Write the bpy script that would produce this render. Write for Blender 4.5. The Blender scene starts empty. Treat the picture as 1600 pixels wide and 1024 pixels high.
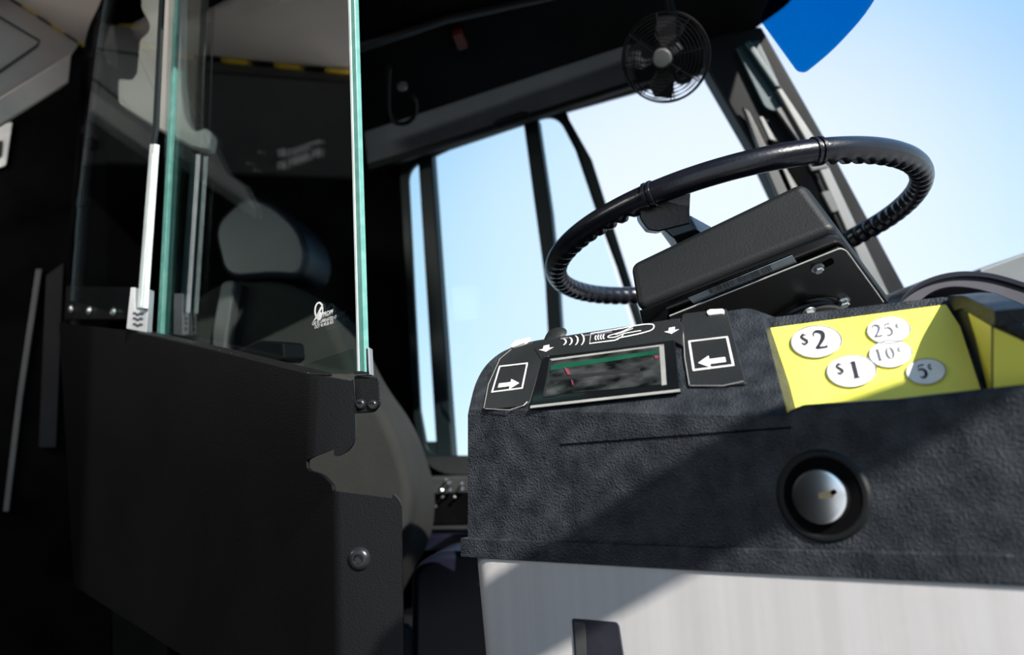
import bpy, bmesh, math, random
from mathutils import Vector, Matrix
from mathutils.geometry import intersect_line_plane
random.seed(7)
S = bpy.context.scene
COL = S.collection
# ------------------------------------------------------------------ camera
FP = 1244.4                       # focal length in pixels of the 1600 px frame (28 mm)
PITCH, ROLL = math.radians(10), math.radians(3)
CAM = Vector((0, 0, 1.15))
F = Vector((0, math.cos(PITCH), math.sin(PITCH)))
U0 = Vector((0, -math.sin(PITCH), math.cos(PITCH)))
R = math.cos(ROLL) * Vector((1, 0, 0)) - math.sin(ROLL) * U0
U = math.cos(ROLL) * U0 + math.sin(ROLL) * Vector((1, 0, 0))
cd = bpy.data.cameras.new('camera'); cam = bpy.data.objects.new('camera', cd); COL.objects.link(cam)
M = Matrix((R, U, -F)).transposed().to_4x4(); M.translation = CAM
cam.matrix_world = M
cd.sensor_width = 36; cd.lens = 28; cd.clip_start = .02; cd.clip_end = 500
cd.dof.use_dof = True; cd.dof.focus_distance = .78; cd.dof.aperture_fstop = 4.2
S.camera = cam
S.view_settings.view_transform = 'Standard'; S.view_settings.look = 'None'
S.view_settings.gamma = 1; S.view_settings.use_curve_mapping = False
S.view_settings.exposure = 0
S.cycles.max_bounces = 10; S.cycles.transparent_max_bounces = 16
S.cycles.caustics_reflective = False; S.cycles.caustics_refractive = False
S.cycles.sample_clamp_indirect = 6
try: S.cycles.use_denoising = True
except Exception: pass
Z = Vector((0, 0, 1))
TOSUN = Vector((.40, -.68, .54)).normalized()

# ------------------------------------------------------------------ sky
w = bpy.data.worlds.new('sky'); S.world = w; w.use_nodes = True
nt = w.node_tree; nt.nodes.clear()
def N(t, **k):
    n = nt.nodes.new(t)
    for a, b in k.items(): setattr(n, a, b)
    return n
tc = N('ShaderNodeTexCoord'); sx = N('ShaderNodeSeparateXYZ'); nt.links.new(tc.outputs['Generated'], sx.inputs[0])
cr = N('ShaderNodeValToRGB'); nt.links.new(sx.outputs['Z'], cr.inputs[0])
e = cr.color_ramp.elements
e[0].position = 0; e[0].color = (.30, .30, .30, 1)
e[1].position = 1; e[1].color = (.16, .36, .72, 1)
for p, c in ((.01, (.88, .96, 1.0)), (.10, (.66, .84, 1.0)), (.22, (.46, .70, .86)), (.40, (.36, .58, .84)), (.6, (.28, .55, .95))):
    q = e.new(p); q.color = (*c, 1)
gl = N('ShaderNodeVectorMath', operation='DOT_PRODUCT'); nt.links.new(tc.outputs['Generated'], gl.inputs[0])
gl.inputs[1].default_value = Vector((.24, .95, .22)).normalized()
mr = N('ShaderNodeMapRange', interpolation_type='SMOOTHSTEP'); nt.links.new(gl.outputs['Value'], mr.inputs[0])
mr.inputs[1].default_value = .90; mr.inputs[2].default_value = 1.0; mr.inputs[3].default_value = 0; mr.inputs[4].default_value = .80
mx = N('ShaderNodeMix', data_type='RGBA'); nt.links.new(mr.outputs[0], mx.inputs[0]); nt.links.new(cr.outputs[0], mx.inputs[6])
mx.inputs[7].default_value = (.88, .90, 1.0, 1)
bg = N('ShaderNodeBackground'); bg.inputs[1].default_value = 1.2
nt.links.new(mx.outputs[2], bg.inputs[0])
wo = N('ShaderNodeOutputWorld'); nt.links.new(bg.outputs[0], wo.inputs[0])

def light(name, kind, loc, direction, energy, color=(1, 1, 1), **k):
    ld = bpy.data.lights.new(name, kind); ld.energy = energy; ld.color = color
    for a, b in k.items(): setattr(ld, a, b)
    o = bpy.data.objects.new(name, ld); COL.objects.link(o); o.location = loc
    o.rotation_euler = Vector(direction).to_track_quat('-Z', 'Y').to_euler()
    return o
light('sun', 'SUN', (1, -2, 4), -TOSUN, 10, (1, .96, .90), angle=math.radians(.35))

# ------------------------------------------------------------------ pixel rays onto real planes
def ray(px, py): return F + (px - 800) / FP * R + (512 - py) / FP * U
def W(px, py, d): return CAM + d * ray(px, py)
class PL:
    def __init__(s, p, n):
        s.p = Vector(p); s.n = Vector(n).normalized()
        if s.n.dot(CAM - s.p) < 0: s.n = -s.n
    def off(s, d): q = PL(s.p, s.n); q.p = s.p + s.n * d; q.n = s.n; return q
    def hit(s, px, py):
        r = ray(px, py); return CAM + r * ((s.p - CAM).dot(s.n) / r.dot(s.n))
def vpl(a, b): return PL(a, (b - a).cross(Z))
def pl3(a, b, c): return PL(a, (b - a).cross(c - a))
def fpl(d, yaw=0):                 # upright plane at distance d straight ahead, turned by yaw
    y = math.radians(yaw); return PL(CAM + Vector((0, d, 0)), (math.sin(y), -math.cos(y), 0))

# ------------------------------------------------------------------ materials
def mat(name, col=(.03, .03, .03), rough=.5, metal=0, spec=.5, bump=0, bscale=200, noise=0, nscale=20, col2=None,
        stretch=None, emit=None, es=1, coat=0, detail=3, fine=0):
    m = bpy.data.materials.new(name); m.use_nodes = True; t = m.node_tree; b = t.nodes['Principled BSDF']
    b.inputs['Base Color'].default_value = (*col, 1); b.inputs['Roughness'].default_value = rough
    b.inputs['Metallic'].default_value = metal; b.inputs['Specular IOR Level'].default_value = spec
    b.inputs['Coat Weight'].default_value = coat
    co = t.nodes.new('ShaderNodeTexCoord'); src = co.outputs['Object']
    if stretch:
        mp = t.nodes.new('ShaderNodeMapping'); mp.inputs['Scale'].default_value = stretch
        t.links.new(src, mp.inputs[0]); src = mp.outputs[0]
    if bump:
        n = t.nodes.new('ShaderNodeTexNoise'); n.inputs['Scale'].default_value = bscale; n.inputs['Detail'].default_value = detail
        t.links.new(src, n.inputs['Vector'])
        h = n.outputs[0]
        if fine:
            v = t.nodes.new('ShaderNodeTexVoronoi'); v.inputs['Scale'].default_value = fine
            t.links.new(src, v.inputs['Vector'])
            a = t.nodes.new('ShaderNodeMath'); a.operation = 'ADD'
            t.links.new(h, a.inputs[0]); t.links.new(v.outputs[0], a.inputs[1]); h = a.outputs[0]
        u = t.nodes.new('ShaderNodeBump'); u.inputs['Strength'].default_value = bump; u.inputs['Distance'].default_value = .002
        t.links.new(h, u.inputs['Height']); t.links.new(u.outputs[0], b.inputs['Normal'])
    c2 = col2 or tuple(x * 1.35 + .004 for x in col)
    n2 = t.nodes.new('ShaderNodeTexNoise'); n2.inputs['Scale'].default_value = nscale; n2.inputs['Detail'].default_value = 4
    t.links.new(src, n2.inputs['Vector'])
    r = t.nodes.new('ShaderNodeValToRGB'); r.color_ramp.elements[0].position = .35; r.color_ramp.elements[1].position = .75
    r.color_ramp.elements[0].color = (*col, 1); r.color_ramp.elements[1].color = (*c2, 1)
    t.links.new(n2.outputs[0], r.inputs[0]); t.links.new(r.outputs[0], b.inputs['Base Color'])
    if emit:
        b.inputs['Emission Color'].default_value = (*emit, 1); b.inputs['Emission Strength'].default_value = es
    return m
def glass(name, tint, gloss=1.0, rough=0.0, ior=1.5):
    m = bpy.data.materials.new(name); m.use_nodes = True; t = m.node_tree; t.nodes.clear()
    o = t.nodes.new('ShaderNodeOutputMaterial'); tr = t.nodes.new('ShaderNodeBsdfTransparent'); gg = t.nodes.new('ShaderNodeBsdfGlossy')
    fr = t.nodes.new('ShaderNodeFresnel')
    ge = t.nodes.new('ShaderNodeNewGeometry'); mi = t.nodes.new('ShaderNodeMapRange'); mi.inputs[3].default_value = ior; mi.inputs[4].default_value = 1 / ior
    t.links.new(ge.outputs['Backfacing'], mi.inputs[0]); t.links.new(mi.outputs[0], fr.inputs[0])   # same reflectance from both faces of the sheet
    ml = t.nodes.new('ShaderNodeMath'); ml.operation = 'MULTIPLY'; ml.inputs[1].default_value = gloss; ml.use_clamp = True
    mm = t.nodes.new('ShaderNodeMixShader'); tr.inputs[0].default_value = (*tint, 1); gg.inputs['Roughness'].default_value = rough
    nz = t.nodes.new('ShaderNodeTexNoise'); nz.inputs['Scale'].default_value = 3
    mp = t.nodes.new('ShaderNodeMapRange'); mp.inputs[3].default_value = .97; mp.inputs[4].default_value = 1.0
    t.links.new(nz.outputs[0], mp.inputs[0])
    t.links.new(mp.outputs[0], gg.inputs[0])
    t.links.new(fr.outputs[0], ml.inputs[0]); t.links.new(ml.outputs[0], mm.inputs[0]); t.links.new(tr.outputs[0], mm.inputs[1])
    t.links.new(gg.outputs[0], mm.inputs[2]); t.links.new(mm.outputs[0], o.inputs[0]); return m
K = {}
K['powder'] = mat('black_powder_coat', (.0025, .0025, .0029), .42, bump=.25, bscale=700, nscale=6, col2=(.0042, .0042, .0048), spec=.2)
K['tex'] = mat('textured_black_plastic', (.013, .016, .020), .42, bump=.45, bscale=480, fine=650, nscale=60, col2=(.040, .045, .052), spec=.22, detail=2)
K['flat'] = mat('reader_face_plastic', (.010, .012, .013), .5, bump=.2, bscale=500, nscale=14, col2=(.018, .020, .021))
K['matte'] = mat('matte_black_plastic', (.003, .003, .004), .6, nscale=8, spec=.2)
K['deep'] = mat('deep_black_panel', (.0010, .0010, .0013), .8, spec=.02, nscale=6)
K['rubber'] = mat('black_rubber', (.0022, .0022, .0028), .6, nscale=10, spec=.08)
K['gloss'] = mat('gloss_black', (.003, .003, .0035), .18, nscale=10)
K['screen'] = mat('display_glass', (.004, .005, .006), .08, nscale=9)
K['white'] = mat('white_print', (.86, .86, .84), .5, nscale=60, col2=(.70, .70, .68))
K['cream'] = mat('cream_moulding', (.68, .60, .54), .45, nscale=4)
K['ceil'] = mat('grey_ceiling_panel', (.46, .43, .41), .5, nscale=2, bump=.1, bscale=80)
K['yel'] = mat('yellow_tray_liner', (.80, .76, .10), .4, nscale=30, col2=(.84, .80, .13), spec=.6)
K['yeltape'] = mat('yellow_tape', (.75, .50, .03), .5, nscale=20)
K['steel'] = mat('brushed_steel', (.54, .52, .515), .42, metal=.12, bump=.12, bscale=60, stretch=(60, 60, 1), nscale=1.2, col2=(.62, .60, .60))
K['chrome'] = mat('chrome', (.85, .86, .88), .2, metal=1, nscale=8)
K['zinc'] = mat('zinc_bolt', (.62, .64, .64), .3, metal=.9, nscale=60)
K['alu'] = mat('aluminium_channel', (.26, .27, .28), .38, metal=.4, nscale=30)
K['brass'] = mat('worn_brass', (.65, .5, .32), .35, metal=1, nscale=40)
K['blk'] = mat('black_screw', (.02, .02, .022), .28, metal=.5, nscale=30)
K['box'] = mat('terminal_housing', (.004, .0052, .0055), .5, bump=.12, bscale=500, nscale=22, col2=(.0075, .0087, .009), spec=.33)
K['boxund'] = mat('terminal_underside', (.003, .003, .003), .3, nscale=16, col2=(.006, .0055, .005), spec=.35)
K['fabric'] = mat('grey_seat_fabric', (.016, .017, .016), .9, bump=.5, bscale=420, nscale=12, col2=(.021, .022, .020), spec=.2)
K['seatblk'] = mat('black_seat_vinyl', (.005, .006, .014), .4, nscale=8)
K['wheel'] = mat('steering_rim', (.004, .0045, .008), .27, bump=.12, bscale=300, nscale=20)
K['shade'] = mat('grey_roller_shade', (.06, .064, .072), .7, nscale=10, bump=.1, bscale=300)
K['purp'] = mat('dash_cowl_plastic', (.022, .020, .028), .4, nscale=14)
K['navy'] = mat('navy_plastic', (.002, .0028, .008), .35, nscale=8, spec=.2)
K['label'] = mat('grey_label', (.20, .24, .26), .4, nscale=20)
K['ink'] = mat('dark_ink', (.012, .012, .02), .6, nscale=60)
K['inkg'] = mat('grey_ink', (.10, .10, .12), .6, nscale=60)
K['pcb'] = mat('green_board', (.004, .05, .028), .35, nscale=40)
K['pink'] = mat('pink_mark', (.16, .03, .05), .5, nscale=40)
K['smear'] = mat('grey_smear', (.002, .003, .003), .3, nscale=45, col2=(.055, .06, .06), stretch=(1, 1, 2.5))
K['silver'] = mat('silver_edge', (.30, .30, .285), .45, metal=.3, nscale=40)
K['pillar'] = mat('pillar_trim', (.003, .0036, .0042), .5, nscale=8, spec=.12)
K['pillarl'] = mat('pillar_light_strip', (.11, .11, .108), .4, metal=.3, nscale=8)
K['pillart'] = mat('pillar_teal', (.006, .025, .031), .35, nscale=5)
K['frame'] = mat('window_frame', (.004, .008, .009), .4, nscale=8, spec=.3)
K['glassedge'] = mat('polished_glass_edge', (.10, .27, .24), .25, nscale=70, col2=(.16, .36, .32))
K['glassglint'] = mat('painted_edge_glint', (.45, .52, .50), .3, nscale=50)  # pale tone that paints a glint on glass edges
K['glasspole'] = mat('clear_channel_strip', (.50, .56, .56), .25, nscale=30, metal=.2)
K['blue'] = glass('blue_visor', (.001, .38, .68), .15)
K['red'] = mat('red_lens', (.05, .004, .002), .6, nscale=20, spec=.1)
K['grey'] = mat('mid_grey_plastic', (.045, .045, .045), .5, nscale=14)
K['sill'] = mat('grey_sill', (.012, .013, .0135), .45, nscale=12)
K['floor'] = mat('dark_floor', (.02, .02, .022), .7, nscale=30)
K['pane'] = glass('barrier_glass', (.86, .92, .91), 1.25)
K['wpane'] = glass('side_window_glass', (.86, .95, .98), .04)
K['wshield'] = glass('windshield_glass', (.97, .99, 1.0), .12)
K['lens'] = glass('display_cover', (.9, .92, .92), 1.0)

# ------------------------------------------------------------------ object helpers
LOC = {}
def thing(name, label, cat, loc, group=None, kind=None):
    o = bpy.data.objects.new(name, None); COL.objects.link(o); o.location = loc; LOC[o] = Vector(loc)
    o.empty_display_size = .05
    if kind: o['kind'] = kind
    else:
        o['label'] = label; o['category'] = cat
    if group: o['group'] = group
    return o
def put(name, bm, m, parent=None, smooth=False, bev=0, seg=3, ang=30):
    me = bpy.data.meshes.new(name)
    bmesh.ops.recalc_face_normals(bm, faces=bm.faces)
    if parent is not None: L = LOC[parent]
    else:
        xs = [v.co for v in bm.verts]; L = sum(xs, Vector()) / len(xs)
    bmesh.ops.translate(bm, verts=bm.verts, vec=-L)
    bm.to_mesh(me); bm.free()
    me.materials.append(K[m] if isinstance(m, str) else m)
    o = bpy.data.objects.new(name, me); COL.objects.link(o)
    if parent is not None: o.parent = parent
    else: o.location = L
    LOC[o] = L
    if smooth or bev:
        for p in me.polygons: p.use_smooth = True
    if smooth and not bev:
        md = o.modifiers.new('e', 'EDGE_SPLIT'); md.split_angle = math.radians(42)
    if bev:
        b = o.modifiers.new('b', 'BEVEL'); b.width = bev; b.segments = seg; b.limit_method = 'ANGLE'; b.angle_limit = math.radians(ang)
        b.harden_normals = True; b.use_clamp_overlap = True
    return o
def tag(o, label, cat, group=None):
    o['label'] = label; o['category'] = cat
    if group: o['group'] = group
    return o
def struct(o): o['kind'] = 'structure'; return o
def rp(pts, seg=6):                # rounds the corners that carry a radius (x, y, r)
    out = []; n = len(pts)
    for i, p in enumerate(pts):
        if len(p) < 3 or not p[2]: out.append((p[0], p[1])); continue
        a, b, c = Vector(pts[i - 1][:2]), Vector(p[:2]), Vector(pts[(i + 1) % n][:2])
        r = min(p[2], (a - b).length * .49, (c - b).length * .49)
        s, t = b + (a - b).normalized() * r, b + (c - b).normalized() * r
        for k in range(seg + 1):
            u = k / seg; q = (1 - u) ** 2 * s + 2 * u * (1 - u) * b + u * u * t; out.append((q.x, q.y))
    return out
def prism(bm, front, back):
    a = [bm.verts.new(v) for v in front]; b = [bm.verts.new(v) for v in back]; n = len(a)
    bm.faces.new(a); bm.faces.new(b[::-1])
    for i in range(n): bm.faces.new((a[i], b[i], b[(i + 1) % n], a[(i + 1) % n]))
def slab(name, pts, pl, t, m, parent=None, bev=0, off=0, seg=3, ang=30, smooth=False, back=None):
    q = pl.off(off); fr = [q.hit(*p) for p in rp(pts)]
    d = -(back if back is not None else pl.n) * t
    bm = bmesh.new(); prism(bm, fr, [v + d for v in fr])
    return put(name, bm, m, parent, smooth=smooth, bev=bev, seg=seg, ang=ang)
def prism3(name, pts3, d, m, parent=None, bev=0):
    bm = bmesh.new(); prism(bm, pts3, [v + d for v in pts3]); return put(name, bm, m, parent, bev=bev)
def hull(name, pts3, m, parent=None, bev=0, seg=4, ang=20, smooth=True):
    bm = bmesh.new(); [bm.verts.new(p) for p in pts3]
    g = bmesh.ops.convex_hull(bm, input=bm.verts)
    dead = [v for v in bm.verts if not v.link_faces]
    bmesh.ops.delete(bm, geom=dead, context='VERTS')
    bmesh.ops.dissolve_limit(bm, angle_limit=math.radians(3), verts=bm.verts, edges=bm.edges)
    return put(name, bm, m, parent, smooth=smooth, bev=bev, seg=seg, ang=ang)
def holed(name, loops, pl, t, m, parent=None, off=0):     # plate with openings, loops in pixels on a real plane
    q = pl.off(off); n = q.n; ux = Z.cross(n)
    if ux.length < .1: ux = Vector((1, 0, 0))
    ux.normalize(); uy = n.cross(ux); o0 = q.p
    cu = bpy.data.curves.new('tmp', 'CURVE'); cu.dimensions = '2D'; cu.fill_mode = 'BOTH'; cu.extrude = t / 2
    for lp in loops:
        P = [q.hit(*p) - o0 for p in rp(lp)]; sp = cu.splines.new('POLY'); sp.points.add(len(P) - 1); sp.use_cyclic_u = True
        for k, v in enumerate(P): sp.points[k].co = (v.dot(ux), v.dot(uy), 0, 1)
    ob = bpy.data.objects.new('tmp', cu); COL.objects.link(ob); bpy.context.view_layer.update()
    me = bpy.data.meshes.new_from_object(ob.evaluated_get(bpy.context.evaluated_depsgraph_get()))
    bm = bmesh.new(); bm.from_mesh(me); bmesh.ops.remove_doubles(bm, verts=bm.verts, dist=1e-6)
    for v in bm.verts: c = v.co.copy(); v.co = o0 + ux * c.x + uy * c.y + n * (c.z - t / 2)
    bpy.data.objects.remove(ob); bpy.data.curves.remove(cu); bpy.data.meshes.remove(me)
    return put(name, bm, m, parent)
def sweep(bm, pts, r, closed=False, n=12, ph=None):
    P = [Vector(p) for p in pts]; L = len(P); rings = []; prev = None
    rr = r if callable(r) else (lambda i, a: r)
    for i in range(L):
        a = P[i - 1] if (i or closed) else P[0]; b = P[(i + 1) % L] if (i < L - 1 or closed) else P[-1]
        t = (b - a).normalized()
        if ph is not None: s = (ph - t * ph.dot(t)).normalized()
        elif prev is None: s = t.orthogonal().normalized()
        else: s = (prev - t * prev.dot(t)).normalized()
        prev = s; c = t.cross(s)
        rings.append([bm.verts.new(P[i] + (s * math.cos(2 * math.pi * k / n) + c * math.sin(2 * math.pi * k / n)) * rr(i, 2 * math.pi * k / n)) for k in range(n)])
    for i in range(L if closed else L - 1):
        a, b = rings[i], rings[(i + 1) % L]
        for k in range(n): bm.faces.new((a[k], a[(k + 1) % n], b[(k + 1) % n], b[k]))
    if not closed: bm.faces.new(rings[0][::-1]); bm.faces.new(rings[-1])
def tube(name, pts, r, m, parent=None, closed=False, n=12, ph=None):
    bm = bmesh.new(); sweep(bm, pts, r, closed, n, ph); return put(name, bm, m, parent, smooth=True)
def lathe_bm(bm, prof, c, ax, n=32):
    ax = Vector(ax).normalized(); s = ax.orthogonal().normalized(); q = ax.cross(s); rings = []
    for r, h in prof:
        if r < 1e-6: rings.append([bm.verts.new(c + ax * h)]); continue
        rings.append([bm.verts.new(c + ax * h + (s * math.cos(2 * math.pi * k / n) + q * math.sin(2 * math.pi * k / n)) * r) for k in range(n)])
    for a, b in zip(rings, rings[1:]):
        if len(a) == 1 and len(b) == 1: continue
        for k in range(n):
            k2 = (k + 1) % n
            if len(a) == 1: bm.faces.new((a[0], b[k], b[k2]))
            elif len(b) == 1: bm.faces.new((a[k], a[k2], b[0]))
            else: bm.faces.new((a[k], a[k2], b[k2], b[k]))
def lathe(name, prof, c, ax, m, parent=None, n=32):
    bm = bmesh.new(); lathe_bm(bm, prof, c, ax, n); return put(name, bm, m, parent, smooth=True)
def smoothpath(P, k=8):
    P = [Vector(p) for p in P]; out = []
    for i in range(len(P) - 1):
        a = P[max(i - 1, 0)]; b = P[i]; c = P[i + 1]; d = P[min(i + 2, len(P) - 1)]
        for j in range(k):
            t = j / k; out.append(.5 * ((2 * b) + (c - a) * t + (2 * a - 5 * b + 4 * c - d) * t * t + (3 * b - a - 3 * c + d) * t ** 3))
    return out + [P[-1]]
# printed marks: drawn in unit coordinates inside a quad given by its four pixel corners (bl, br, tr, tl) on a plane
class Quad:
    def __init__(s, pl, bl, br, tr, tl, lift=.0004):
        q = pl.off(lift); s.c = [q.hit(*p) for p in (bl, br, tr, tl)]; s.n = pl.n
    def at(s, u, v): a, b, c, d = s.c; return a * (1 - u) * (1 - v) + b * u * (1 - v) + c * u * v + d * (1 - u) * v
def poly(bm, Q, pts, h=.0003):
    f = [Q.at(*p) for p in pts]; prism(bm, [v + Q.n * h for v in f], f)
def stroke(bm, Q, pts, w, asp=1.0, h=.0003):  # w: width or list of widths (calligraphic); asp: u/v aspect of the quad
    L = len(pts); ws = w if isinstance(w, (list, tuple)) else [w] * L; left = []; right = []
    for i in range(L):
        a = Vector(pts[max(i - 1, 0)]); b = Vector(pts[min(i + 1, L - 1)]); d = Vector(((b - a).x * asp, (b - a).y))
        d = d.normalized() if d.length else Vector((1, 0)); nn = Vector((-d.y / asp, d.x)) * ws[i] / 2
        left.append(Vector(pts[i]) + nn); right.append(Vector(pts[i]) - nn)
    lo = [Q.at(p.x, p.y) for p in left]; ro = [Q.at(p.x, p.y) for p in right]
    A = [[bm.verts.new(v + Q.n * h) for v in s] for s in (lo, ro)]
    for i in range(L - 1): bm.faces.new((A[0][i], A[0][i + 1], A[1][i + 1], A[1][i]))
def arc(cx, cy, rx, ry, a0, a1, n=14):
    return [(cx + rx * math.cos(math.radians(a0 + (a1 - a0) * i / n)), cy + ry * math.sin(math.radians(a0 + (a1 - a0) * i / n))) for i in range(n + 1)]
def sp2(P, k=6): return [(v.x, v.y) for v in smoothpath([Vector((p[0], p[1], 0)) for p in P], k)]
def text(name, s, Q, m, parent, flip=False, bold=0):   # flat lettering that fills the quad
    cu = bpy.data.curves.new('tmp', 'FONT'); cu.body = s; cu.offset = bold; ob = bpy.data.objects.new('tmp', cu); COL.objects.link(ob)
    bpy.context.view_layer.update(); me = bpy.data.meshes.new_from_object(ob.evaluated_get(bpy.context.evaluated_depsgraph_get()))
    xs = [v.co.x for v in me.vertices]; ys = [v.co.y for v in me.vertices]; x0, x1, y0, y1 = min(xs), max(xs), min(ys), max(ys)
    bm = bmesh.new(); bm.from_mesh(me)
    for v in bm.verts:
        u, q = (v.co.x - x0) / (x1 - x0), (v.co.y - y0) / (y1 - y0)
        if flip: u, q = 1 - u, 1 - q
        v.co = Q.at(u, q) + Q.n * .0002
    bpy.data.objects.remove(ob); bpy.data.curves.remove(cu); bpy.data.meshes.remove(me)
    return put(name, bm, m, parent)

# ================================================================== main planes of the cab
BAR = vpl(W(560, 640, .80), W(110, 560, 1.45))            # glass of the driver's barrier door
BN = BAR.n
PAN = BAR.off(.034)                                        # its metal panel, on the aisle side
WALL = vpl(W(650, 500, 1.80), W(1100, 300, 1.64))         # driver's side wall of the bus
FF = vpl(W(735, 845, .72), W(1600, 900, .47))             # front face of the farebox
def mirror(v): return v - 2 * (v - BAR.p).dot(BN) * BN     # where a thing seen in the barrier glass really stands

# ================================================================== shell
def box(name, lo, hi, m, parent=None, bev=0):
    x0, y0, z0 = lo; x1, y1, z1 = hi
    bm = bmesh.new(); prism(bm, [Vector(p) for p in ((x0, y0, z0), (x1, y0, z0), (x1, y1, z0), (x0, y1, z0))], [Vector(p) for p in ((x0, y0, z1), (x1, y0, z1), (x1, y1, z1), (x0, y1, z1))])
    return put(name, bm, m, parent, bev=bev)
struct(box('floor', (-4.2, -1.0, -.05), (1.0, 2.6, 0), 'floor'))
struct(box('wall_rear', (-4.3, -1.0, 0), (-4.2, 2.9, 2.37), 'deep'))
struct(box('wall_back', (-4.2, 2.6, 0), (-1.9, 2.7, 2.37), 'deep'))
struct(box('wall_right', (.75, -1.05, 0), (2.6, -1.0, 1.95), 'deep'))
struct(box('wall_front', (-4.2, -1.05, 0), (-1.3, -1.0, 2.37), 'grey'))
gr = box('pavement', (-14, -24, -.42), (24, 24, -.38), mat('sunlit_pavement', (.30, .29, .27), .9, nscale=3)); gr['kind'] = 'structure'; gr.name = 'floor_outside'
CZ = CAM.z + 1.0
# driver's side wall with its openings
W1 = [(636, 262, 22), (700, 232), (868, 176, 26), (912, 260), (990, 500), (1010, 560), (1040, 640), (1050, 712), (668, 712, 22), (655, 640)]
W2 = [(884, 173), (1098, 113, 14), (1116, 122, 14), (1182, 238), (1300, 470), (1350, 600), (1350, 700), (1080, 700), (1002, 508), (940, 335)]
wl = holed('wall_left', [[(-1300, -640), (1050, -560), (1176, 52), (1280, 232), (1400, 462), (1460, 700), (1520, 2300), (-1300, 2300)], W1, W2], WALL, .012, 'deep'); struct(wl)
# sliding window: frame, bars, panes
win = thing('window_1', '', '', WALL.hit(760, 710), kind='structure')
def ring(pts, grow):               # offset outline for a frame
    P = rp(pts); cx = sum(p[0] for p in P) / len(P); cy = sum(p[1] for p in P) / len(P)
    out = []
    for x, y in P:
        d = Vector((x - cx, y - cy)); l = d.length; out.append((x + d.x / l * grow, y + d.y / l * grow))
    return out
holed('window_frame', [ring(W1, 17), rp(W1)], WALL, .013, 'frame', win, off=.014)
slab('window_bar', [(652, 240), (674, 233), (708, 716), (682, 716)], WALL, .03, 'frame', win, .004, off=.012)
slab('window_bar', [(817, 190), (840, 184), (861, 330), (872, 440), (889, 716), (866, 716), (851, 440), (836, 330)], WALL, .03, 'frame', win, .004, off=.012)
slab('window_rail', [(653, 716), (640, 690), (700, 690), (700, 716)], WALL, .02, 'frame', win, .003, off=.01)
slab('window_pane', [(640, 250), (880, 170), (1050, 712), (660, 712)], WALL, .004, 'wpane', win, off=-.02)
slab('window_sill', [(655, 716, 10), (780, 712), (790, 742), (690, 742, 24)], WALL, .03, 'sill', win, .006, off=.04)
win2 = thing('window_2', '', '', WALL.hit(1080, 500), kind='structure')
holed('window_frame', [ring(W2, 7), rp(W2)], WALL, .013, 'frame', win2, off=.014)
slab('window_pane', [(884, 165), (1125, 100), (1350, 600), (1350, 700), (1080, 700)], WALL, .004, 'wshield', win2, off=-.02)
# windshield, from the pillar towards the camera's right
PB = WALL.hit(1250, 300); PB.z = 0
WS = vpl(PB, PB + Vector((.30, -.95, 0)))
w3 = thing('window_3', '', '', PB, kind='structure')
slab('window_pane', [(1170, -60), (1750, -260), (1750, 900), (1420, 800)], WS, .005, 'wshield', w3)
# pillar between side window and windshield, in long sloping strips
pil = thing('trim_1', '', '', W(1260, 300, 1.42), kind='structure')
PP = fpl(1.42, -4)
slab('pillar_core', [(1085, 60), (1190, 40), (1290, 216), (1418, 455), (1500, 640), (1360, 640), (1290, 470), (1180, 236), (1108, 112)], PP, .05, 'pillar', pil, .006)
slab('pillar_strip', [(1150, 75), (1185, 62), (1236, 170), (1215, 175, 10), (1196, 170, 20)], PP, .012, 'pillart', pil, .002, off=.014)
slab('pillar_strip', [(1212, 138), (1222, 138), (1276, 219), (1385, 450), (1440, 560), (1420, 560), (1362, 450), (1262, 225)], PP, .014, 'pillarl', pil, .003, off=.03)
slab('pillar_strip', [(1163, 66), (1172, 62), (1221, 136), (1211, 136)], PP, .014, 'pillart', pil, .003, off=.03)
slab('pillar_strip', [(1212, 170), (1222, 165), (1262, 222), (1250, 224)], PP, .01, 'grey', pil, .002, off=.022)
slab('pillar_strip', [(1160, 165), (1172, 175), (1215, 262), (1290, 430), (1340, 560), (1318, 560), (1268, 430), (1196, 262)], PP, .012, 'sill', pil, .003, off=.018)
slab('pillar_strip', [(1186, 182), (1192, 182), (1224, 240), (1300, 420), (1292, 424), (1214, 242)], PP, .006, 'pillarl', pil, .001, off=.024)
slab('pillar_strip', [(1200, 215), (1240, 228), (1262, 262), (1300, 345), (1282, 350), (1232, 268)], PP, .02, 'deep', pil, .003, off=.026)
slab('pillar_clip', [(1282, 300, 5), (1296, 296, 5), (1312, 330, 5), (1300, 334, 5)], PP, .02, 'grey', pil, .003, off=.032)
slab('pillar_clip', [(1262, 255, 4), (1290, 250, 4), (1296, 262, 4), (1268, 268, 4)], PP, .02, 'grey', pil, .003, off=.032)

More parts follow.
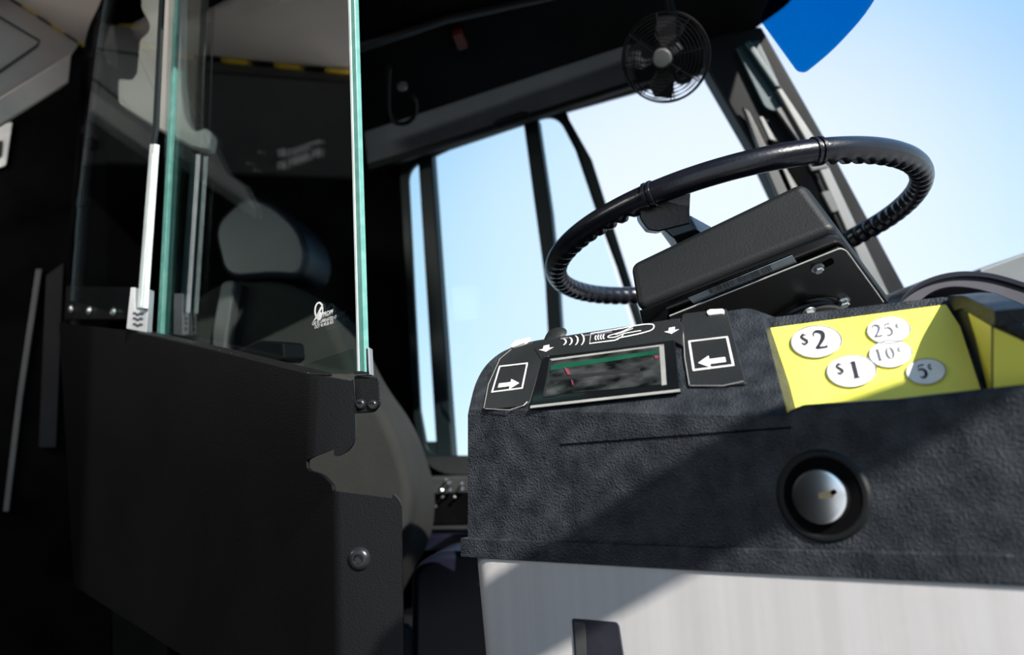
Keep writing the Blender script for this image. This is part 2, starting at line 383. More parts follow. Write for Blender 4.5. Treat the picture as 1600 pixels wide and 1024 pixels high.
# overhead: black headliner over the driver, cream ceiling over the aisle
hp = [W(545, -30, 1.0), W(1262, -40, 1.0), W(1240, 2, 1.0), W(1184, 45, 1.15), W(1110, 118, 1.5), W(985, 75, 1.62), W(560, 214, 1.66), W(545, 60, 1.2)]
con = thing('trim_2', '', '', W(800, 100, 1.4), kind='structure')
OC = pl3(W(560, 214, 1.70), W(985, 72, 1.56), W(800, -60, 1.25))
slab('overhead_panel', [(546, 214), (985, 72, 6), (1080, 108, 10), (1110, 112, 10), (1184, 45), (1238, 6, 20), (1290, -90), (1300, -260), (546, -260)], OC, .04, 'deep', con, .01, back=Vector((0, -.6, -.8)))
slab('overhead_ridge', [(546, 78), (700, 30), (900, -12), (900, -6), (700, 38), (546, 90)], OC, .01, 'matte', con, .003, off=.01)
tag(slab('indicator_lens', [(706, 55, 3), (722, 52, 3), (732, 76, 3), (716, 80, 3)], OC, .012, 'red', None, .002, off=.012),
    'small dark red indicator lens on the black overhead panel', 'lamp')
RF = [(-4.2, -1.0), (.65, -1.0), (-.17, .40), (.93, .40), (.55, 1.62), (.40, 1.9), (-4.2, 2.8)]  # roof outline shaped to shade the door panel's rear end and admit sun
struct(prism3('ceiling', [Vector((x, y, 2.36)) for x, y in RF], Vector((0, 0, .04)), 'deep'))

# aisle ceiling, its striped seam, the hatch panel and the beam
cei = thing('trim_3', '', '', Vector((-1.4, 1.2, CZ)), kind='structure')
CP = PL((0, 0, CZ), (0, 0, -1))
ca, cb = CP.hit(-60, -50), CP.hit(124, 68)   # seam line
ldir = (cb - ca).normalized()
c1 = [ca, cb + ldir * .12]
prism3('ceiling_panel', [c1[0], c1[1], CP.hit(165, -60), CP.hit(60, -260), CP.hit(-70, -260)], Vector((0, 0, .02)), 'cream', cei)
COV = PL(ca, ldir.cross(Vector((.25, -.35, -.6))))
slab('hatch_panel', [(-60, -50), (124, 68), (112, 86), (-60, 190)], COV, .02, 'ceil', cei)
slab('ceiling_beam', [(-60, 190), (0, 152), (113, 82), (108, 128), (0, 196), (-60, 232)], COV, .03, 'cream', cei, .004, off=.02)
bm = bmesh.new(); sweep(bm, [COV.off(.002).hit(*p) for p in ((-50, 0), (0, 27), (62, 64), (58, 72), (0, 112), (-50, 142))], .0025, True, 6)
put('hatch_seam', bm, 'grey', cei)
def tape(name, a, b, n, parent, wdt, up, nn):
    d = (b - a) / n
    for k in range(n):
        p, q = a + d * k, a + d * (k + 1)
        prism3(name, [p, q, q + up * wdt, p + up * wdt], nn * .003, 'yeltape' if k % 2 == 0 else 'deep', parent)
tape('hazard_stripe', c1[0], c1[1], 11, cei, .018, Vector((.0, -1, 0)), Vector((0, 0, -1)))
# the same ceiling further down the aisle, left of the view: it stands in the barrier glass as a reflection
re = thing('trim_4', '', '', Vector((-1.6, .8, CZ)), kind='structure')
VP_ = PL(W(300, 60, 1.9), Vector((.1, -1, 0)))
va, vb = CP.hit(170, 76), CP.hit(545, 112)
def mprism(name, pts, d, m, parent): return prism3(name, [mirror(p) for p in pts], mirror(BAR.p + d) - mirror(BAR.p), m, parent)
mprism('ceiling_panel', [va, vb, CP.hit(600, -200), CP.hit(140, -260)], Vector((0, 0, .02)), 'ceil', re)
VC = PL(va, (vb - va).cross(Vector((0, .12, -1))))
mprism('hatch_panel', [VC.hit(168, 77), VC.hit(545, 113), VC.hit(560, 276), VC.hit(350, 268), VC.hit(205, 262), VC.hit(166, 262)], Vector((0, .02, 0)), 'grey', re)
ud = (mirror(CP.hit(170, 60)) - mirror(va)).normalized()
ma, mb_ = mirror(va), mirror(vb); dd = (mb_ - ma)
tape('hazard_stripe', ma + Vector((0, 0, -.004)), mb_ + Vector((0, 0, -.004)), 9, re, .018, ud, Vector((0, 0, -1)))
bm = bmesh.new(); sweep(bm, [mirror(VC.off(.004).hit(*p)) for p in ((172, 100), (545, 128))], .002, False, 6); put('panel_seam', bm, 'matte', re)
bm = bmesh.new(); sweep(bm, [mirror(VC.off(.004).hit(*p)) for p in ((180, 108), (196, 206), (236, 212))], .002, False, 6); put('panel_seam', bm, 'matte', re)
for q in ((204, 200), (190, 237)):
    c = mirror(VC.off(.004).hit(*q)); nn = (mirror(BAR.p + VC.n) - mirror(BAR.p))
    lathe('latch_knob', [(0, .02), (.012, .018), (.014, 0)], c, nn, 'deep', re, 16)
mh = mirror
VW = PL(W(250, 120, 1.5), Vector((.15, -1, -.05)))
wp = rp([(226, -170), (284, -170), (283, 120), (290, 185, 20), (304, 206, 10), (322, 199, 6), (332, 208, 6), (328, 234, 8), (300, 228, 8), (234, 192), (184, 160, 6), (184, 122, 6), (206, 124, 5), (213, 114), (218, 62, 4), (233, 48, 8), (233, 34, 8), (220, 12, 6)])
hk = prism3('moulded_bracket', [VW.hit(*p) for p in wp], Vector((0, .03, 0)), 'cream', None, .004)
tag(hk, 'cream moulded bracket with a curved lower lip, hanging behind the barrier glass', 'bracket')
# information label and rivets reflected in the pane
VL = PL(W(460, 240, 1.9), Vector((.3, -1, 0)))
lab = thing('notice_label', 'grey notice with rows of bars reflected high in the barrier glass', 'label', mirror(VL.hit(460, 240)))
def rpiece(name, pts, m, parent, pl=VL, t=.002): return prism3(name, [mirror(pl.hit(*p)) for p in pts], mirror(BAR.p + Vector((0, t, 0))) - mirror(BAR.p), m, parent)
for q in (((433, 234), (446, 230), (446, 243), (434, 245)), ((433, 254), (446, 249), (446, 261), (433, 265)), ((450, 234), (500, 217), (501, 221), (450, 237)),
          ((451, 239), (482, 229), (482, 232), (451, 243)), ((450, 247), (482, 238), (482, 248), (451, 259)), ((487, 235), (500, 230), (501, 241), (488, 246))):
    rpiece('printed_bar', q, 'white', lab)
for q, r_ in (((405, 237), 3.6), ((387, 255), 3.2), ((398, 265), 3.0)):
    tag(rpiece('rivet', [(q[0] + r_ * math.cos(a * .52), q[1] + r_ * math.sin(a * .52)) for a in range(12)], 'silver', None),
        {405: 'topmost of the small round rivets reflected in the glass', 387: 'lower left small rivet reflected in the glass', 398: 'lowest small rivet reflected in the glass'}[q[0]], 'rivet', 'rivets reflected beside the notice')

# bus interior at far left
LW = fpl(2.05, 20)
lw = thing('trim_5', '', '', LW.hit(60, 500), kind='structure')
slab('side_panel', [(-400, 330), (0, 196), (108, 128), (165, 60), (175, 1300), (-400, 1300)], LW, .03, 'deep', lw)
slab('panel_rail', [(56, 420), (66, 420), (36, 620), (14, 800), (4, 800), (26, 620)], LW, .01, 'grey', lw, .002, off=.015)
slab('panel_step', [(72, 430), (100, 410), (88, 700), (60, 700)], LW, .01, 'matte', lw, .002, off=.02)
sg = thing('wall_sign', 'small white wall sign cut by the left edge of the view', 'sign', LW.hit(0, 230))
slab('sign_plate', [(-30, 200), (19, 191, 2), (9, 258, 3), (-34, 275)], LW, .004, 'white', sg, off=.01)
slab('sign_mark', [(-6, 222, 3), (4, 219, 3), (2, 246, 4), (-8, 248, 3)], LW, .002, 'ink', sg, off=.012)
# stanchion
BP = BAR.off(-.07)
st = thing('stanchion', 'black bent stanchion post with rubber collars at the rear of the barrier', 'post', BP.hit(112, 560))
PTH = [(196, -40), (176, 8), (158, 48), (149, 100), (143, 180), (138, 260), (131, 350), (124, 450), (117, 560)]
P3 = smoothpath([BP.off(.02).hit(*p) for p in PTH], 6)
tube('post', P3, .013, 'rubber', st)
tube('conduit', [p + R * -.030 + BN * -.01 for p in P3], .008, 'deep', st)
for k in (9, 17, 26, 34, 42):
    i = min(k, len(P3) - 2); t = (P3[i + 1] - P3[i]).normalized()
    lathe('collar', [(.014, -.010), (.0165, -.008), (.0165, .008), (.014, .010)], P3[i], t, 'rubber', st, 20)

# ================================================================== barrier door
bd = thing('barrier_door', 'black metal driver barrier door topped with clear glass panes, beside the farebox', 'door', Vector((PAN.hit(530, 900).x, PAN.hit(530, 900).y, .3)))
hA, hB = PAN.hit(492, 598), PAN.hit(486, 714)
TN = (Matrix.Rotation(math.radians(38), 3, 'Z') @ PAN.n)
TP = PL(PAN.hit(490, 655), TN)
bl = PAN.hit(527, 768), PAN.hit(532, 1060)
FP_ = PL(PAN.hit(527, 768), (Matrix.Rotation(math.radians(40), 3, 'Z') @ PAN.n))
bm = bmesh.new()
P1 = [(96, 505), (205, 517), (330, 546), (480, 583)]
P2 = [(478, 716), (486, 735), (510, 748), (521, 758)]
P3_ = [(120, 1000 - 85), (300, 1030), (420, 1100)]
V = lambda pl, p: bm.verts.new(pl.hit(*p))
tTop, tBot = V(PAN, (494, 586)), V(PAN, (488, 716))
fTop, fBot = V(PAN, (526, 768)), V(PAN, (533, 1110))
main = [V(PAN, p) for p in P1] + [tTop, tBot] + [V(PAN, p) for p in rp([(484, 720), (486, 735, 5), (508, 741, 10), (524, 758, 6), (525, 766)])] + [fTop, fBot] + [V(PAN, p) for p in ((420, 1110), (300, 1030), (120, 915))]
bm.faces.new(main)
tp = [V(TP, p) for p in rp([(552, 591, 5), (557, 660), (556, 700, 22), (520, 719, 18)], 5)]
bm.faces.new([tTop] + tp + [tBot])
fp = [V(FP_, p) for p in rp([(614, 768, 13), (628, 785, 8), (634, 1110)], 5)]
bm.faces.new([fTop] + fp + [fBot])
bmesh.ops.bevel(bm, geom=[e for e in bm.edges if {tTop, tBot} == set(e.verts) or {fTop, fBot} == set(e.verts)], offset=.0055, segments=5, affect='EDGES', profile=.5)
o = put('door_panel', bm, 'powder', bd)
md = o.modifiers.new('s', 'SOLIDIFY'); md.thickness = .004; md.offset = -1
md = o.modifiers.new('b', 'BEVEL'); md.width = .001; md.segments = 2; md.limit_method = 'ANGLE'; md.angle_limit = math.radians(50); md.harden_normals = True
for p in o.data.polygons: p.use_smooth = True
def screw(name, pl, px, r, m, parent, lift=0, socket=True, washer=0, label=None):
    c = pl.off(lift).hit(*px); n = pl.n; h = r * .55
    if washer: lathe('washer', [(0, .0014), (washer, .0014), (washer, 0)], c, n, m, parent, 28)
    prof = [(0, h * .35), (r * .38, h * .35), (r * .42, h), (r * .62, h), (r * .9, h * .6), (r, h * .15), (r, 0)] if socket else [(0, h), (r * .6, h * .9), (r * .95, h * .4), (r, 0)]
    prof = [(a, b + (.0014 if washer else 0)) for a, b in prof]
    return lathe(name, prof, c, n, m, parent, 24)
screw('bolt', FP_, (563, 873), .0115, 'blk', bd, .0005, True, .0155)
slab('bolt_slot', [(578, 865, 4), (585, 869, 4), (585, 880, 4), (578, 884, 4)], FP_, .001, 'deep', bd, off=.0006)
for q in ((215, 751), (179, 919)): screw('rivet', PAN, q, .006, 'zinc', bd, .0005, False)
# latch tab that carries the glass clip
TB = PL(W(570, 620, .80), TN)
slab('latch_plate', [(553, 588), (592, 590, 4), (594, 632, 5), (585, 644, 6), (556, 646)], TB, .005, 'powder', bd, .001)
for q in ((563, 632), (582, 633)): screw('bolt', TB, q, .0056, 'blk', bd, .0005)
# inner hinge bar behind the glass and the wedge catch
slab('hinge_bar', [(103, 447), (205, 449), (205, 500), (100, 500)], BAR, .02, 'matte', bd, .003, off=-.012)
for q in ((112, 483), (140, 486), (178, 488)): screw('bolt', BAR, q, .008, 'zinc', bd, -.010)
slab('catch_block', [(372, 548), (405, 532, 3), (441, 534, 5), (443, 560), (436, 566), (372, 560)], BAR, .03, 'matte', bd, .003, off=-.012)
slab('top_edge', [(205, 515), (330, 544), (480, 581), (480, 587), (330, 550), (205, 521)], PAN, .03, 'powder', bd, .002, off=.0015)

# glass panes
GB = BAR.off(.0)
def pane_col(y, xs): return xs
ga = slab('glass_pane', [(266, -60), (543, -60), (563, 584), (480, 584), (247, 524)], BAR, .006, 'pane', bd)
# cut edges: faces of the glass end, turned towards the door opening
side = BN.cross(Z).normalized()
if side.dot(R) < 0: side = -side
EP = PL(BAR.hit(550, 300), side * .75 + BN * .25)
slab('cut_edge', [(545, -60), (552, -60), (570, 582), (560, 582)], BAR, .006, 'glassedge', ga, .0008, off=.0004)
slab('edge_glint', [(542, -60), (545, -60), (561, 582), (558, 582)], BAR, .002, 'glassglint', ga, .0004, off=.0012)  # highlight along the pane edge, put in as a pale strip
slab('cut_edge', [(276, -60), (281, -60), (251, 524), (245, 524)], BAR, .006, 'glassedge', ga, .0006, off=.0004)
slab('lower_ply', [(474, 570), (552, 545), (556, 584), (480, 586)], BAR, .001, 'pane', ga, off=.002)
# etched mark
eq = Quad(BAR, (486, 523), (529, 508), (527, 468), (484, 483), .0015)
bm = bmesh.new()
stroke(bm, eq, arc(.34, .82, .14, .30, -60, 300, 26), [.035 + .03 * abs(math.sin(i / 26 * 3.14)) for i in range(27)])
poly(bm, eq, [(.10, .46), (.22, .52), (.44, .84), (.50, 1.0), (.40, .92), (.28, .72), (.16, .54)])
poly(bm, eq, arc(.34, .60, .10, .16, 0, 360, 16)[:-1])
put('etched_logo', bm, 'white', ga)
Q1 = Quad(BAR, (505, 496), (521, 490), (521, 483.5), (505, 488), .0015); text('etched_text', 'PRDPF', Q1, 'white', ga, bold=.02)
Q2 = Quad(BAR, (488, 509), (526, 498), (526, 492.5), (488, 503.5), .0015); text('etched_text', 'GBE BT LAMINATED 17', Q2, 'white', ga, bold=.01)
Q3 = Quad(BAR, (492, 514), (521, 505.5), (521, 500), (492, 508.5), .0015); text('etched_text', 'DOT 46 MLBI AS1', Q3, 'white', ga, bold=.01)
# corner clip
cl = slab('glass_clip', [(566, 543), (577, 543, 2), (579, 586), (553, 587), (554, 580), (566, 580)], TB.off(.004), .012, 'alu', bd, .0008)
slab('channel_lip', [(572, 545), (574, 545), (576, 585), (573, 585)], TB.off(.004), .002, 'matte', cl, .0002, off=.001)
slab('channel_lip', [(553, 580), (576, 580), (577, 584), (553, 585)], TB.off(.004), .002, 'matte', cl, .0002, off=.001)

gb = slab('glass_pane', [(172, -60), (256, -60), (240, 200), (222, 500), (110, 470), (122, 300), (150, 80)], PAN.off(-.002), .005, 'pane', bd)
slab('edge_strip', [(251, -60), (257, -60), (245, 200), (241, 225), (234, 225), (238, 200)], PAN, .004, 'frame', gb, .0008)
slab('edge_strip', [(234, 225), (242, 225), (224, 482), (214, 482)], PAN, .007, 'glasspole', gb, .001)
slab('edge_glint', [(236, 240), (239, 240), (220, 480), (217, 480)], PAN, .001, 'glassglint', gb, .0002, off=.001)  # thin pale strip painting the glint on this edge
CL = PL(PAN.hit(216, 480), TN)
ce = slab('glass_clip', [(204, 449, 2), (211, 449, 2), (211, 484), (222, 484), (223, 452), (233, 452, 2), (229, 520, 2), (197, 514, 2)], CL, .014, 'alu', bd, .001, off=.002)
for y in (488, 496, 505):
    slab('slot', [(208, y), (212, y), (213, y + 2), (217, y + 2), (218, y), (223, y + 1), (222, y + 4), (217, y + 4), (216, y + 6), (212, y + 5), (211, y + 3), (207, y + 3)], CL, .001, 'ink', ce, off=.003)

# ================================================================== driver's seat
SP = fpl(1.42, -10)
seat = thing('driver_chair', 'grey fabric driver seat with a headrest, behind the barrier glass', 'seat', Vector((SP.hit(470, 800).x, SP.hit(470, 800).y, .0)))
SB = Vector((.1, .35, -.02))
slab('backrest', [(296, 470, 30), (335, 442, 40), (420, 428, 60), (505, 470, 60), (560, 590, 60), (612, 660, 60), (648, 770, 60), (640, 850, 30), (560, 1000, 20), (360, 1000, 20), (300, 700, 60)], SP, .16, 'fabric', seat, .045, seg=6)
slab('side_bolster', [(440, 560, 30), (560, 590, 50), (610, 660, 60), (644, 770, 60), (632, 840, 20), (440, 840, 20)], SP, .06, 'fabric', seat, .02, off=.03, seg=5)
slab('headrest', [(330, 350, 30), (385, 300, 40), (430, 318, 40), (470, 355, 30), (484, 400, 30), (470, 436, 20), (430, 432, 30), (350, 438, 30)], SP, .12, 'seatblk', seat, .04, off=.02, seg=6)
slab('backrest_wing', [(330, 520, 20), (345, 440, 10), (368, 436, 20), (352, 540, 20), (350, 640, 20), (334, 640, 20)], SP, .03, 'grey', seat, .008, off=.03)
slab('seat_base', [(330, 980), (640, 980), (640, 1500), (330, 1500)], SP, .14, 'matte', seat, .03, off=-.02)

# ================================================================== roller shade, fan, coat hook
rs = thing('roller_shade', 'long grey roller shade above the driver side window', 'shade', WALL.hit(780, 190))
RS = WALL.off(.075)
slab('shade_cloth', [(569, 206, 2), (985, 68), (992, 126), (574, 258)], RS, .02, 'shade', rs, .003)
slab('bottom_bar', [(574, 255), (1030, 112), (1032, 120), (575, 266)], RS, .02, 'matte', rs, .003, off=.004)
bm = bmesh.new(); sweep(bm, [RS.off(.014).hit(*p) for p in rp([(773, 201, 3), (772, 192, 4), (782, 187, 4), (815, 176, 4), (826, 178, 4), (832, 186, 2)])], .0035, False, 8); put('pull_handle', bm, 'matte', rs)
slab('end_cap', [(1000, 68, 6), (1040, 60, 8), (1050, 108), (992, 124)], RS, .03, 'matte', rs, .005)
hg = thing('hanging_hook', 'black bent wire hook hanging from the overhead panel', 'hook', OC.hit(625, 120))
tube('hook_wire', smoothpath([OC.off(.03).hit(*p) for p in ((608, 105), (607, 140), (608, 175), (618, 192), (636, 192), (648, 180), (650, 160), (645, 150))], 5), .0045, 'rubber', hg)
lathe('hook_knob', [(0, .012), (.009, .009), (.010, 0)], OC.off(.03).hit(628, 132), OC.n, 'grey', hg, 16)
FC = W(1040, 90, 1.22); FA = (W(1022, 93, 1.16) - W(1041, 89, 1.235)).normalized(); FA = (FA + .35 * (CAM - FC).normalized()).normalized()
fs = FA.cross(Z).normalized(); fu = fs.cross(FA).normalized()
fan = thing('dashboard_fan', 'small black wire-caged fan hung above the side window', 'fan', FC + Vector((0, .04, .09)))
def fring(r, h, m=None): return [FC + FA * h + (fs * math.cos(a * math.pi / 24) + fu * math.sin(a * math.pi / 24)) * r for a in range(48)]
for sgn, nm in ((1, 'front_grille'), (-1, 'rear_grille')):
    bm = bmesh.new()
    for k in range(10):
        r = .017 + .0053 * k; h = .034 * math.sqrt(max(0, 1 - (r / .072) ** 2)) * sgn
        sweep(bm, fring(r, h), .0007, True, 5)
    for a in range(8):
        d = fs * math.cos(a * math.pi / 4) + fu * math.sin(a * math.pi / 4)
        sweep(bm, [FC + d * r + FA * .034 * math.sqrt(max(0, 1 - (r / .072) ** 2)) * sgn for r in (.012, .03, .05, .0655)], .0009, False, 5)
    put(nm, bm, 'rubber', fan, smooth=True)
tube('cage_rim', fring(.066, 0), .0018, 'rubber', fan, closed=True, n=8)
lathe('hub_cap', [(0, .004), (.012, .003), (.0145, 0), (.0145, -.004)], FC + FA * .036, FA, 'grey', fan, 28)
for k in range(4):
    a = k * math.pi / 2 + .4; bm = bmesh.new(); d = fs * math.cos(a) + fu * math.sin(a); q = FA.cross(d)
    pts = [FC + d * .012 + q * .006 + FA * .006, FC + d * .03 + q * .022 + FA * .010, FC + d * .056 + q * .024 + FA * .008, FC + d * .060 - q * .004, FC + d * .045 - q * .018 - FA * .008, FC + d * .014 - q * .008 - FA * .006]
    prism(bm, pts, [p - FA * .0015 for p in pts]); put('blade', bm, 'matte', fan)
lathe('motor_housing', [(0, -.062), (.018, -.060), (.024, -.052), (.026, -.03), (.026, -.012), (.020, -.006), (0, -.004)], FC, FA, 'matte', fan, 24)
tube('mount_arm', smoothpath([FC - FA * .045, FC - FA * .05 + Vector((.01, .0, .05)), FC + Vector((.02, .03, .12)), FC + Vector((.02, .03, .20))], 5), .007, 'rubber', fan)
tube('mount_arm', smoothpath([FC - FA * .05, W(1078, 120, 1.27), W(1062, 128, 1.27), W(1052, 112, 1.26)], 5), .004, 'rubber', fan)
lathe('fan_base', [(0, 0), (.022, 0), (.022, .02), (0, .02)], FC + Vector((.02, .03, .18)), Z, 'rubber', fan, 20)

# blue tinted sun visor in the windshield
vis = slab('sun_visor', rp([(1184, 30), (1300, -200), (1420, -140), (1352, 12, 60), (1290, 80, 60), (1246, 116, 10)]), WS.off(.30), .012, 'blue', None, .004)
tag(vis, 'blue curved sun visor at the top of the windshield', 'sun visor')

# ================================================================== steering wheel
WC = CAM + Vector((.2816, .976, .2746)); WN = Vector((-.125, .0746, .989)).normalized()
wa = WN.cross(F).normalized(); wb = WN.cross(wa)
sw = thing('steering_wheel', 'large black steering wheel with finger ridges under its rim', 'steering wheel', WC)
NR = 320
def rim_pt(t): return WC + (wa * math.cos(t) + wb * math.sin(t)) * .225
def px_of(P): d = (P - CAM).dot(F); return 800 + FP * (P - CAM).dot(R) / d, 512 - FP * (P - CAM).dot(U) / d
rimp = [rim_pt(2 * math.pi * i / NR) for i in range(NR)]
smooth_zone = [1005 < px_of(p)[0] < 1262 and px_of(p)[1] < 330 for p in rimp]
def rr(i, a):
    inner = max(0, math.cos(a - 3.95)) ** 1.5
    base = .0128
    return base + (0 if smooth_zone[i] else .0026 * inner * (1 if i % 4 < 2 else -.7))
tube('rim', rimp, rr, 'wheel', sw, closed=True, n=20, ph=WN)
ang = sorted(range(NR), key=lambda i: abs(px_of(rimp[i])[0] - 1018) + (0 if px_of(rimp[i])[1] < 330 else 9999))[0]
ang2 = sorted(range(NR), key=lambda i: abs(px_of(rimp[i])[0] - 1275) + (0 if px_of(rimp[i])[1] < 330 else 9999))[0]
for i in (ang, ang2):
    t = (rimp[(i + 1) % NR] - rimp[i]).normalized()
    for dd_ in (-.004, .002): lathe('rim_band', [(.0128, -.002), (.0145, -.0015), (.0145, .0015), (.0128, .002)], rimp[i] + t * dd_, t, 'wheel', sw, 24)
SW = PL(W(1040, 330, .84), -F)
hubc = WC - WN * .075
slab('spoke', [(998, 308), (1024, 298), (1080, 288), (1078, 330, 4), (1079, 350, 3), (1030, 362, 3), (1014, 360, 4), (1000, 342, 6)], SW, .022, 'wheel', sw, .003)
hull('spoke_arm', [SW.hit(*p) - SW.n * q for p in ((1030, 350), (1078, 335)) for q in (.003, .02)] + [SW.hit(1052, 372), SW.hit(1090, 360)] + [hubc + Vector((a, b, c)) for a in (-.05, .0) for b in (-.03, .03) for c in (.02, .05)], 'wheel', sw, .003)
slab('spoke', [(1316, 372), (1352, 352), (1360, 362), (1330, 392)], PL(W(1335, 370, 1.12), -F), .02, 'wheel', sw, .003)
lathe('hub', [(0, .05), (.045, .05), (.055, .035), (.05, 0), (.03, -.03), (0, -.03)], hubc, WN, 'wheel', sw, 32)
col = hull('steering_column', [hubc + Vector((a, b, c)) for a in (-.03, .05) for b in (-.04, .04) for c in (0, -.02)] + [hubc + Vector((a + .12, b, -.5)) for a in (-.05, .05) for b in (-.05, .05)], 'matte', None, .01)
tag(col, 'black steering column below the wheel, hidden behind the terminal box', 'steering column')

# ================================================================== driver terminal box
E0, E1, B1 = W(993, 484, .765), W(1309, 357, .725), W(1396, 476, .855)
T0, T1 = W(981, 411, .79), W(1252, 281, .76)
bk = B1 - E1
tb = thing('driver_terminal', 'black box-shaped driver terminal seen from below on a swivel mount', 'terminal', E0 + bk + Vector((.1, 0, 0)))
hull('housing', [E0, E1, T0, T1, T0 + bk, T1 + bk, E0 + bk, B1], 'box', tb, .009, seg=5)
UP = pl3(E0, E1, B1)
slab('bottom_cover', [(1000, 488), (1300, 368, 12), (1316, 374, 10), (1390, 477), (1380, 520), (1012, 520, 8), (1002, 500, 6)], UP, .002, 'gloss', tb, off=.002)
slab('mounting_plate', [(1048, 493), (1312, 388, 4), (1320, 390, 4), (1382, 476), (1380, 530), (1040, 530)], UP, .003, 'boxund', tb, .0005, off=.006)
bm = bmesh.new(); sweep(bm, [UP.off(.0065).hit(*p) for p in rp([(1046, 494), (1313, 388, 5), (1322, 392, 3), (1380, 472)])], .0008, False, 6); put('plate_edge', bm, 'silver', tb)
slab('barcode_label', [(1075, 466), (1238, 399), (1246, 411), (1086, 477)], UP, .0006, 'label', tb, off=.0032)
bq = Quad(UP, (1110, 459), (1209, 421), (1205, 413.5), (1106, 452), .0040)
bm = bmesh.new(); x = 0
while x < .98:
    wd = random.choice((.006, .010, .016, .022)); poly(bm, bq, [(x, 0), (x + wd, 0), (x + wd, 1), (x, 1)], .0002); x += wd + random.choice((.005, .008, .012))
put('barcode', bm, 'ink', tb)
text('label_text', 'NAEM3XZ 1U1 0209CBC9YA', Quad(UP, (1117, 462.5), (1208, 427), (1206, 422.5), (1115, 458), .0040), 'ink', tb, flip=True)
def hexbolt(px, r, pl, lift, m='zinc'):
    c = pl.off(lift).hit(*px); n = pl.n
    lathe('washer', [(0, .0015), (r * 1.35, .0015), (r * 1.35, 0)], c, n, m, tb, 24)
    bm = bmesh.new(); lathe_bm(bm, [(0, r * .9), (r * .8, r * .9), (r, r * .75), (r, 0), (0, 0)], c + n * .0015, n, 6); put('hex_bolt', bm, m, tb)
hexbolt((1316, 471), .0056, UP, .006); hexbolt((1263, 487), .0054, UP, .0165); hexbolt((1277, 418), .0046, UP, .006, 'alu')
slab('plate_slot', [(1284, 412, 4), (1300, 404, 4), (1304, 408, 3), (1302, 413, 4), (1288, 419, 4)], UP, .0006, 'deep', tb, off=.0066)
sc = UP.off(.004).hit(1252, 506)
lathe('swivel_flange', [(0, .012), (.034, .012), (.040, .010), (.042, .004), (.048, .003), (.048, 0)], sc, UP.n, 'boxund', tb, 48)
lathe('swivel_ring', [(.041, .0122), (.0425, .0125), (.044, .0105), (.0435, .008)], sc, UP.n, 'sill', tb, 48)
tube('mount_arm', [sc, sc + Vector((.03, .10, .01)), sc + Vector((.06, .26, .0))], .018, 'matte', tb)

# ================================================================== farebox
fb = thing('farebox', 'black textured farebox with a ticket reader head, coin tray and steel cabinet', 'farebox', Vector((FF.hit(1150, 900).x + .05, FF.hit(1150, 900).y + .08, .0)))
BACK = -FF.n
fl, fr_ = FF.hit(736, 640), FF.hit(1232, 652)
SF = PL(fl, (fr_ - fl).normalized().cross(Z * math.cos(math.radians(42)) + BACK * math.sin(math.radians(42))))
front = [FF.hit(*p) for p in rp([(731, 842), (731, 640, 10), (1232, 652), (1232, 862)])]
slope = [SF.hit(*p) for p in rp([(733, 638), (742, 600, 20), (757, 572, 16), (782, 550, 16), (826, 534, 20), (1165, 482, 4), (1182, 484, 8), (1192, 497, 6), (1232, 652)])]
hull('reader_head', front + slope + [p + BACK * .07 for p in slope[2:-2]] + [p + BACK * .09 - Z * .02 for p in front], 'tex', fb, .007, seg=4, ang=16)
# reader face plates
slab('side_plate', [(755, 640, 4), (762, 600), (780, 560, 8), (797, 545, 6), (862, 528), (852, 545), (828, 628, 4), (820, 634, 4)], SF, .003, 'flat', fb, .0008, off=.0022)
slab('centre_plate', [(835, 545), (862, 528), (1060, 497, 4), (1068, 512), (1066, 540), (1055, 534), (858, 556), (848, 565)], SF, .003, 'flat', fb, .0006, off=.0030)
slab('side_plate', [(1062, 512), (1066, 490, 6), (1135, 482, 3), (1166, 600, 4), (1076, 604, 4)], SF, .003, 'flat', fb, .0008, off=.0022)
slab('plate_rim', [(828, 634), (848, 556), (851, 556), (832, 632)], SF, .003, 'box', fb, .0005, off=.0032)
for q in (((799, 546), (781, 561), (763, 601), (756, 638)), ((758, 639), (796, 641), (818, 634), (824, 628)), ((850, 546), (868, 536), (1056, 505)),
          ((1067, 512), (1070, 560), (1077, 602)), ((1078, 603), (1130, 603), (1162, 596))):
    bm = bmesh.new(); sweep(bm, [SF.off(.0022).hit(*p) for p in q], .0004, False, 6); put('plate_edge_line', bm, 'silver', fb)  # pale lines for worn edges, with highlights drawn in along the bottoms
# display
dsp = thing_part = slab('display_window', [(828, 638), (846, 566, 3), (850, 558, 3), (1054, 531, 3), (1062, 611)], SF, .004, 'screen', fb, .0006, off=.0036)
def dpart(name, pts, m, off=.0042, t=.0006): return slab(name, pts, SF, t, m, dsp, off=off)
dpart('display_edge', [(828, 638), (829, 634), (1062, 608), (1063, 612)], 'silver', .0046)
dpart('screen_smear_area', [(852, 618), (860, 561), (1036, 539), (1042, 600)], 'smear', .0040)  # streaky grey tone across the screen
dpart('circuit_strip', [(861, 571), (1028, 547), (1028, 553), (860, 579)], 'pcb')
dpart('guide_line', [(859, 590), (1000, 575), (1000, 580), (858, 596)], 'sill')
dpart('inner_frame', [(859, 561), (1037, 538), (1037, 540.5), (862, 564)], 'silver')
dpart('inner_frame', [(1030, 540), (1037, 538), (1041.5, 601), (1034, 602.5)], 'silver')
dpart('inner_frame', [(858, 562), (861, 562), (857, 590), (852, 617), (848, 618), (854, 588)], 'sill')
dpart('inner_frame', [(848, 621), (850, 617.5), (868, 616), (868, 618)], 'sill')
dpart('status_mark', [(881, 574), (888, 577), (892, 585), (887, 586)], 'pink', .0048)
dpart('status_mark', [(892, 593), (895, 595), (896, 602), (894, 601)], 'pink', .0048)
